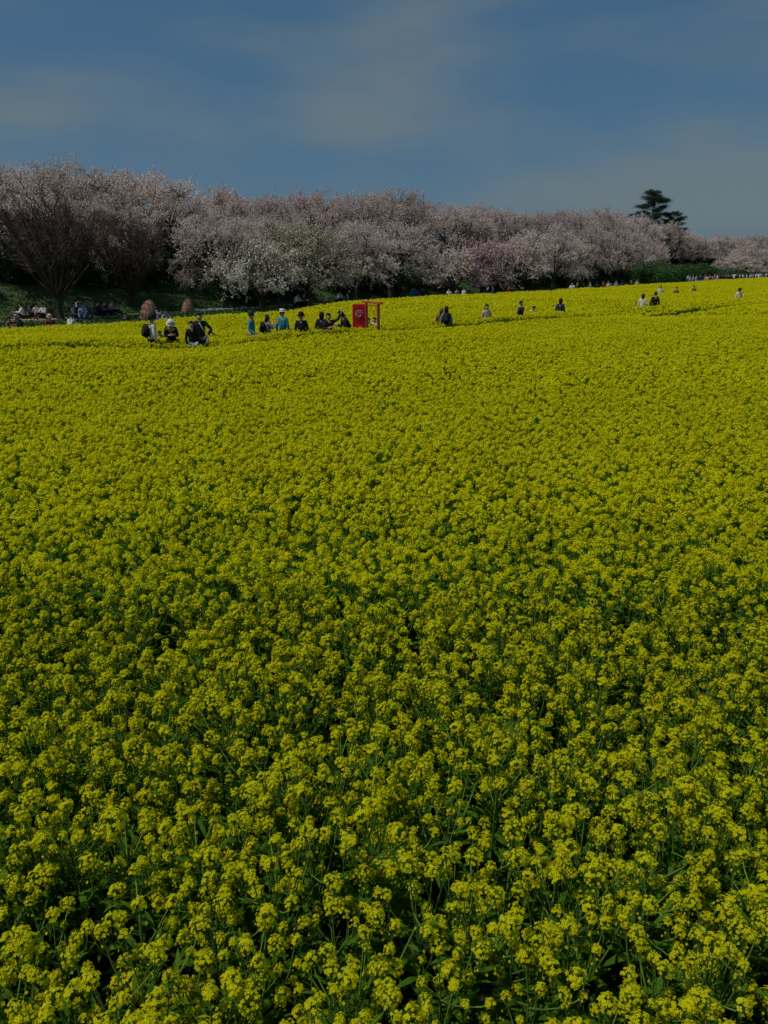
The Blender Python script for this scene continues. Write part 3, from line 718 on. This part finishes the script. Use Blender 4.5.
P(290.5, 324, 'lean', 'child in dark clothes bending right beside the teal jacket', NAVY, h=1.12, rz=-.8)
P(301, 313, 'stand', 'broad person in black jacket and black hat standing alone in the flowers', BLACK, h=1.66, hat=BLACK, rz=.1)
P(321.5, 312, 'stand', 'person in black with long hair, left of the figure with raised arm', BLACK, h=1.66, hair='long_hair', rz=3.0)
P(328.5, 313.5, 'raise', 'person in black jacket raising an arm, with a red skirt', BLACK, h=1.62, bot=RED, skirt=RED, rz=.4)
P(350, 313, 'lean', 'person in black leaning against the left side of the red door', BLACK, h=1.76, rz=-1.2, hair='long_hair')
P(368.5, 318, 'stand', 'child with black hair and dark top standing inside the red door frame', BLACK, h=1.35, rz=.4)
P(374.5, 317.5, 'stand', 'child in white standing in the opening of the red door frame', WHITE, h=1.35, rz=-.3, bot=WHITE)
P(441.5, 308.5, 'stand', 'person in tan coat with long brown hair, left of the striped top', BROWN, h=1.58, bot=BEIGE, hair='long_hair', hairc=BROWN, rz=3.0)
P(446.5, 306.5, 'stand', 'person with dark hair in grey and black top, seen from behind', GREY, h=1.66, pack=BLACK, hair='long_hair', rz=3.1)
P(487, 304.5, 'stand', 'person in long beige coat standing alone between the two pairs', BEIGE, h=1.62, skirt=BEIGE, hair='long_hair', rz=.3)
P(521.5, 301, 'stand', 'person in navy jacket and white trousers with a white child', NAVY, h=1.70, bot=WHITE, rz=.9)
P(528, 307.5, 'lean', 'child in white top leaning right beside the navy jacket', WHITE, h=1.40, bot=WHITE, rz=1.2)
P(561, 298.5, 'stand', 'lone person in long dark coat with hood up in the middle of the field', NAVY, h=1.66, skirt=NAVY, hairc=BLACK, rz=2.6, hair='long_hair')
P(643.5, 294, 'stand', 'person in white top and blue trousers with long dark hair', WHITE, h=1.62, bot=DENIM, hair='long_hair', rz=2.7)
P(656, 292, 'stand', 'person all in long black, right of the white top', BLACK, h=1.72, skirt=BLACK, rz=3.0)
P(740, 288.5, 'stand', 'person in white top and wide black hat, rightmost in the field', WHITE, h=1.64, hat=BLACK, rz=.2)
P(661, 285.5, 'stand', 'distant person in white above the couple in white and black', WHITE, h=1.6, bot=GREY, hair='long_hair')
P(677, 287, 'stand', 'distant person in brown and black, between the distant white figure and the right edge', BROWN, h=1.5)
P(694.5, 285.5, 'stand', 'distant person in maroon and black near the green shrubs', MAROON, h=1.5)
# left end, at the edge of the crop
P(8, 317.5, 'sit', 'leftmost person in dark top sitting with a brown bag', BROWN, h=1.55, bag=BROWN, rz=1.0)
P(20, 316.5, 'crouch', 'person in black jacket with white-rimmed hat near the left edge', BLACK, h=1.55, hat=GREY, rz=-.4)
P(49, 316.5, 'crouch', 'person in maroon jacket and straw hat in front of the large bare tree', MAROON, h=1.6, hat=BEIGE, rz=.5)
P(68.5, 316.5, 'crouch', 'person in white top with black hair, right of the maroon jacket', WHITE, h=1.6, rz=2.8)
P(124.5, 314, 'sit', 'person in dark clothes sitting at the crop edge left of the brown tent', BLACK, h=1.62, rz=.7, bag=GREY)
P(154, 309.5, 'crouch', 'person in white and black in front of the larger tent', WHITE, h=1.66, pack=BLACK, rz=2.7)
P(160.5, 310.5, 'crouch', 'person in purple top between the white and the turquoise tops near the tent', PURPLE, h=1.6, rz=.5)
P(166, 311, 'crouch', 'person in turquoise top right of the larger tent', LBLUE, h=1.56, rz=.2, bot=GREY)

# picnickers on the lawn
def lawn(px, py, kind, label, top, **kw):
    p = at(px, py, 0); return person(p.x, p.y, kind, label, top, **kw)
G1 = 'picnickers sitting on the tan sheet'; G2 = 'picnickers by the trunk of the large bare tree'
for px, py, k, l, c in [(24, 319, 'sit', 'picnicker in white at the left end of the tan sheet', WHITE), (29.5, 318.4, 'sit', 'picnicker in grey, second from the left on the tan sheet', GREY), (38, 318.8, 'sit', 'picnicker in beige in the middle of the tan sheet', BEIGE),
                        (45.5, 319, 'sit', 'picnicker in white at the right part of the tan sheet', WHITE), (52, 318.3, 'sit', 'picnicker in brown at the right end of the tan sheet', BROWN)]:
    lawn(px, py, k, l, c, rz=random.uniform(0, 6.28), group=G1)
for px, py, k, l, c, b in [(74.5, 318.5, 'sit', 'picnicker in white sitting right of the bare tree trunk', WHITE, GREY), (79.5, 317.2, 'crouch', 'person in white crouching behind the seated group', WHITE, GREY), (85, 317.4, 'crouch', 'person in pale blue crouching in the group', LBLUE, DENIM),
                           (91, 317, 'crouch', 'person in beige crouching at the right of the group', BEIGE, GREY), (79, 318.8, 'sit', 'picnicker in black sitting in front of the crouching ones', BLACK, BLACK), (84, 319, 'sit', 'picnicker in pale blue sitting at the front right of the group', LBLUE, LBLUE)]:
    lawn(px, py, k, l, c, bot=b, rz=random.uniform(0, 6.28), group=G2)
for px, py, c, l in [(98, 316, NAVY, 'seated person in navy under the trees, right of the picnic group'), (105, 315.6, BLACK, 'seated person in black under the trees, between the picnic group and the brown tent'), (112, 315.2, GREY, 'seated person in grey under the trees left of the smaller bare tree')]:
    lawn(px, py, 'sit', l, c, rz=1.5)
for px, py, c, l in [(296, 309.5, WHITE, 'person in white crouching behind the black hat'), (302, 309.0, BLACK, 'person in black crouching beyond the flowers, behind the black hat'), (338, 305.5, WHITE, 'person in white crouching beyond the flowers left of the red door')]:
    lawn(px, py, 'crouch', l, c, rz=1.0)

def mat_sheet(px, py, w, d, rz, c, label, cat='picnic sheet'):
    p = at(px, py, 0); bm = bmesh.new(); bmesh.ops.create_grid(bm, x_segments=10, y_segments=8, size=.5)
    for v in bm.verts: v.co = V((v.co.x * w, v.co.y * d, .014 + .010 * math.sin(v.co.x * 17) * math.cos(v.co.y * 13)))
    bmesh.ops.solidify(bm, geom=list(bm.faces), thickness=.006)
    o = link('picnic_sheet', bm_mesh('picnic_sheet', bm, cloth(c), True)); o.location = (p.x, p.y, .004); o.rotation_euler = (0, 0, rz); tag(o, label, cat)
mat_sheet(38, 318.9, 2.6, 1.6, .1, (.55, .36, .24), 'tan picnic sheet under the seated group at the left')
mat_sheet(82, 318.8, 1.6, 1.3, .5, LBLUE, 'pale blue picnic sheet right of the large bare tree')
mat_sheet(57, 318.6, .9, .9, .1, WHITE, 'small white picnic sheet right of the tan one')
mat_sheet(215, 309.2, 3.2, 1.4, .7, (.35, .45, .48), 'pale grey-blue picnic sheet below the cherries right of the tents')
mat_sheet(238, 308.3, 2.0, 1.2, .7, (.30, .42, .48), 'smaller grey-blue sheet beside the pale one')

def tent(px, py, w, h, rz, c, label):
    """pop-up sunshade: a domed half shell on a base ring, open on one side"""
    p = at(px, py, 0); r = empty('tent', (p.x, p.y, 0), rz); tag(r, label, 'tent', 'pop-up tents on the lawn')
    bm = bmesh.new(); n, m = 8, 5; grid = []
    for i in range(n + 1):
        a = PI * .92 * i / n + .12; row = []
        for j in range(m + 1):
            b = PI / 2 * j / m; rr = 1 - (j / m) ** 1.5; row.append(bm.verts.new((math.cos(a) * w / 2 * rr - .22 * w * (j / m), math.sin(a) * w * .42 * rr, h * math.sin(b) + .01)))
        grid.append(row)
    for i in range(n):
        for j in range(m): bm.faces.new((grid[i][j], grid[i + 1][j], grid[i + 1][j + 1], grid[i][j + 1]))
    bmesh.ops.remove_doubles(bm, verts=bm.verts, dist=.004); bmesh.ops.solidify(bm, geom=list(bm.faces), thickness=.012)
    link('canopy', bm_mesh('canopy', bm, cloth(c)), r)
    bm = bmesh.new(); bmesh.ops.create_grid(bm, x_segments=4, y_segments=4, size=.5)
    for v in bm.verts: v.co = V((v.co.x * w * .92, v.co.y * w * .6 + w * .12, .02))
    bmesh.ops.solidify(bm, geom=list(bm.faces), thickness=.008)
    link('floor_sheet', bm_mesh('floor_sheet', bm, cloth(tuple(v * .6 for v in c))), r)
    g = Geo(); aa = np.linspace(0, PI, 13)
    for k in (.12, PI * .5, PI * .96):
        pts = np.array([(math.cos(k) * w / 2 * (1 - (b / PI * 2) ** 1.5) * 1.01 - .22 * w * (b / PI * 2), math.sin(k) * w * .42 * (1 - (b / PI * 2) ** 1.5) * 1.01, h * math.sin(b) + .02) for b in np.linspace(0, PI / 2 * .98, 10)])
        g.tubes(pts[:-1], pts[1:], .012, .012, 0, 5)
    link('pole', g.mesh('pole', [cloth(GREY)]), r)
tent(147, 318.5, 1.25, .98, PI + .9, (.40, .21, .12), 'larger brown pop-up tent left of the purple and turquoise tops')
tent(187, 312, .95, .85, PI + .9, (.36, .19, .11), 'smaller brown pop-up tent farther right on the lawn')
tent(416, 301.5, 1.0, .95, .2, (.02, .22, .45), 'small blue pop-up tent at the field edge right of the red door')

# walkers along the far side of the crop
far = random.Random(21)
cols = [WHITE, BLACK, NAVY, GREY, BEIGE, LBLUE, MAROON, PINK, WHITE, BLACK]
cn = {WHITE: 'white', BLACK: 'black', NAVY: 'navy', GREY: 'grey', BEIGE: 'beige', LBLUE: 'light blue', MAROON: 'maroon', PINK: 'pink'}
def edge_person(px, s, c, h=1.62, note=''):
    lo, hi = -20., 400.
    for _ in range(45):
        t = (lo + hi) / 2
        if px_of(*st(s, t), 1) < px: lo = t
        else: hi = t
    x, y = st(s, t)
    person(x, y, far.choice(['stand', 'walk', 'walk', 'photo']), f'distant person in {cn[c]} {note}', c, bot=far.choice([BLACK, DENIM, GREY]), h=h, rz=far.uniform(0, 6.28), hair=far.choice(['hair', 'long_hair']), group='distant people beyond the crop')
for px, c in [(348, NAVY), (449, WHITE), (457, GREY), (464, WHITE), (493, NAVY), (509, MAROON)]: edge_person(px, 3.0, c, h=1.25, note='at the crop edge near the magenta tree' if px > 400 else 'on the lawn left of the red door')
for px, c in [(572, WHITE), (577, BLACK), (590, GREY), (597, BLACK), (603, MAROON), (608, WHITE), (616, GREY), (622, NAVY), (631, BLACK), (637, BEIGE)]: edge_person(px, -.6, c, h=1.5, note='at the crop edge left of the black-dressed couple')
px = 688.0
while px < 790:
    c = far.choice(cols); edge_person(px, far.uniform(.4, 3.0), c, note='in the crowd at the far right'); px += far.uniform(1.8, 3.6)

# ------------------------------------------------------------------ red door in the field
p = at(365.5, 327.5, .95); D = .6
pR = at(380.5, 302.5, 2.02)
door = empty('red_door', (p.x, p.y, 0), 0); door.location = (at(366, 303, 1.76).x, at(366, 303, 1.76).y, 0); door.scale = (.88, .88, .88)
tag(door, 'open red door with white wreath in a slim orange-red frame standing in the flowers', 'door')
red = mat('red_paint', (.62, .012, .035), .45, col2=(.52, .010, .03), scale=4); org = mat('frame_paint', (.50, .10, .05), .55, col2=(.40, .08, .04), scale=5); wrm = mat('wreath', (.62, .50, .48), .8, col2=(.45, .25, .28), scale=30); metal = mat('brass', (.55, .42, .18), .35)
FA = R(48); fx, fy = math.cos(FA), -math.sin(FA) * 0 - .0
def dr(name, m, fn, parent=door):
    bm = bmesh.new(); fn(bm); o = link(name, bm_mesh(name, bm, m), parent); return o
fr = Matrix.Rotation(R(-58), 4, 'Z')      # frame plane turned away from the view
W = .86
dr('post', org, lambda bm: box(bm, fr @ V((.03, 0, 1.0)), (.07, .10, 2.0), fr, .008))
dr('post', org, lambda bm: box(bm, fr @ V((W, 0, 1.0)), (.07, .10, 2.0), fr, .008))
dr('lintel', org, lambda bm: box(bm, fr @ V((W / 2 + .0, 0, 2.037)), (W + .45, .13, .07), fr, .008))
dr('crossbar', org, lambda bm: box(bm, fr @ V((W / 2 + .015, 0, 1.93)), (W - .11, .07, .04), fr, .005))
dm = Matrix.Rotation(R(178), 4, 'Z')
DW = .47
def panel(bm):
    box(bm, dm @ V((DW / 2 + .03, .03, 1.0)), (DW, .045, 1.92), dm, .006)
dp = dr('door_panel', red, panel)
def mould(bm):
    for z0, z1 in ((.15, .85), (.95, 1.35), (1.45, 1.85)):
        for zz in (z0, z1): box(bm, dm @ V((DW / 2 + .03, .0565, zz)), (DW - .10, .01, .02), dm)
        for xx in (.09, DW - .03): box(bm, dm @ V((xx, .0565, (z0 + z1) / 2)), (.02, .01, z1 - z0 - .022), dm)
dr('moulding', red, mould, dp)
g = Geo(); k = 260; a = rand(k, 0, 6.28); rr = .095 + rng.normal(size=k) * .022
wp = np.column_stack([np.cos(a) * rr, rng.normal(size=k) * .015, np.sin(a) * rr]); g.cards(wp, unit(rng.normal(size=(k, 3)) + (0, -.8, 0)), .035, 0)
wo_ = link('wreath', g.mesh('wreath', [wrm]), dp); wo_.location = dm @ V((DW / 2 + .03, .085, 1.62))
def knob(bm):
    r = bmesh.ops.create_uvsphere(bm, u_segments=10, v_segments=6, radius=.032); bmesh.ops.translate(bm, verts=r['verts'], vec=dm @ V((DW - .04, .10, 1.02)))
    r = bmesh.ops.create_cone(bm, cap_ends=True, segments=10, radius1=.03, radius2=.02, depth=.05, matrix=Matrix.Translation(dm @ V((DW - .04, .075, 1.02))) @ Matrix.Rotation(PI / 2, 4, 'X'))
dr('handle', metal, knob, dp)

# ------------------------------------------------------------------ look-alikes: say which one it is, counting along the row
ORD = ['leftmost', 'second from left', 'third from left', 'fourth from left', 'fifth from left', 'sixth from left', 'seventh from left', 'eighth from left', 'ninth from left']
bpy.context.view_layer.update(); same = {}
for o in COL.objects:
    if o.parent is None and 'label' in o and o.get('category') != 'rapeseed plant': same.setdefault(o['label'], []).append(o)
for lab, os_ in same.items():
    if len(os_) > 1:
        os_.sort(key=lambda o: o.location.x / o.location.y)
        for i, o in enumerate(os_): o['label'] = f'{lab}, ' + ('rightmost' if i == len(os_) - 1 else (ORD[i] if i < 9 else f'number {i + 1} from left'))
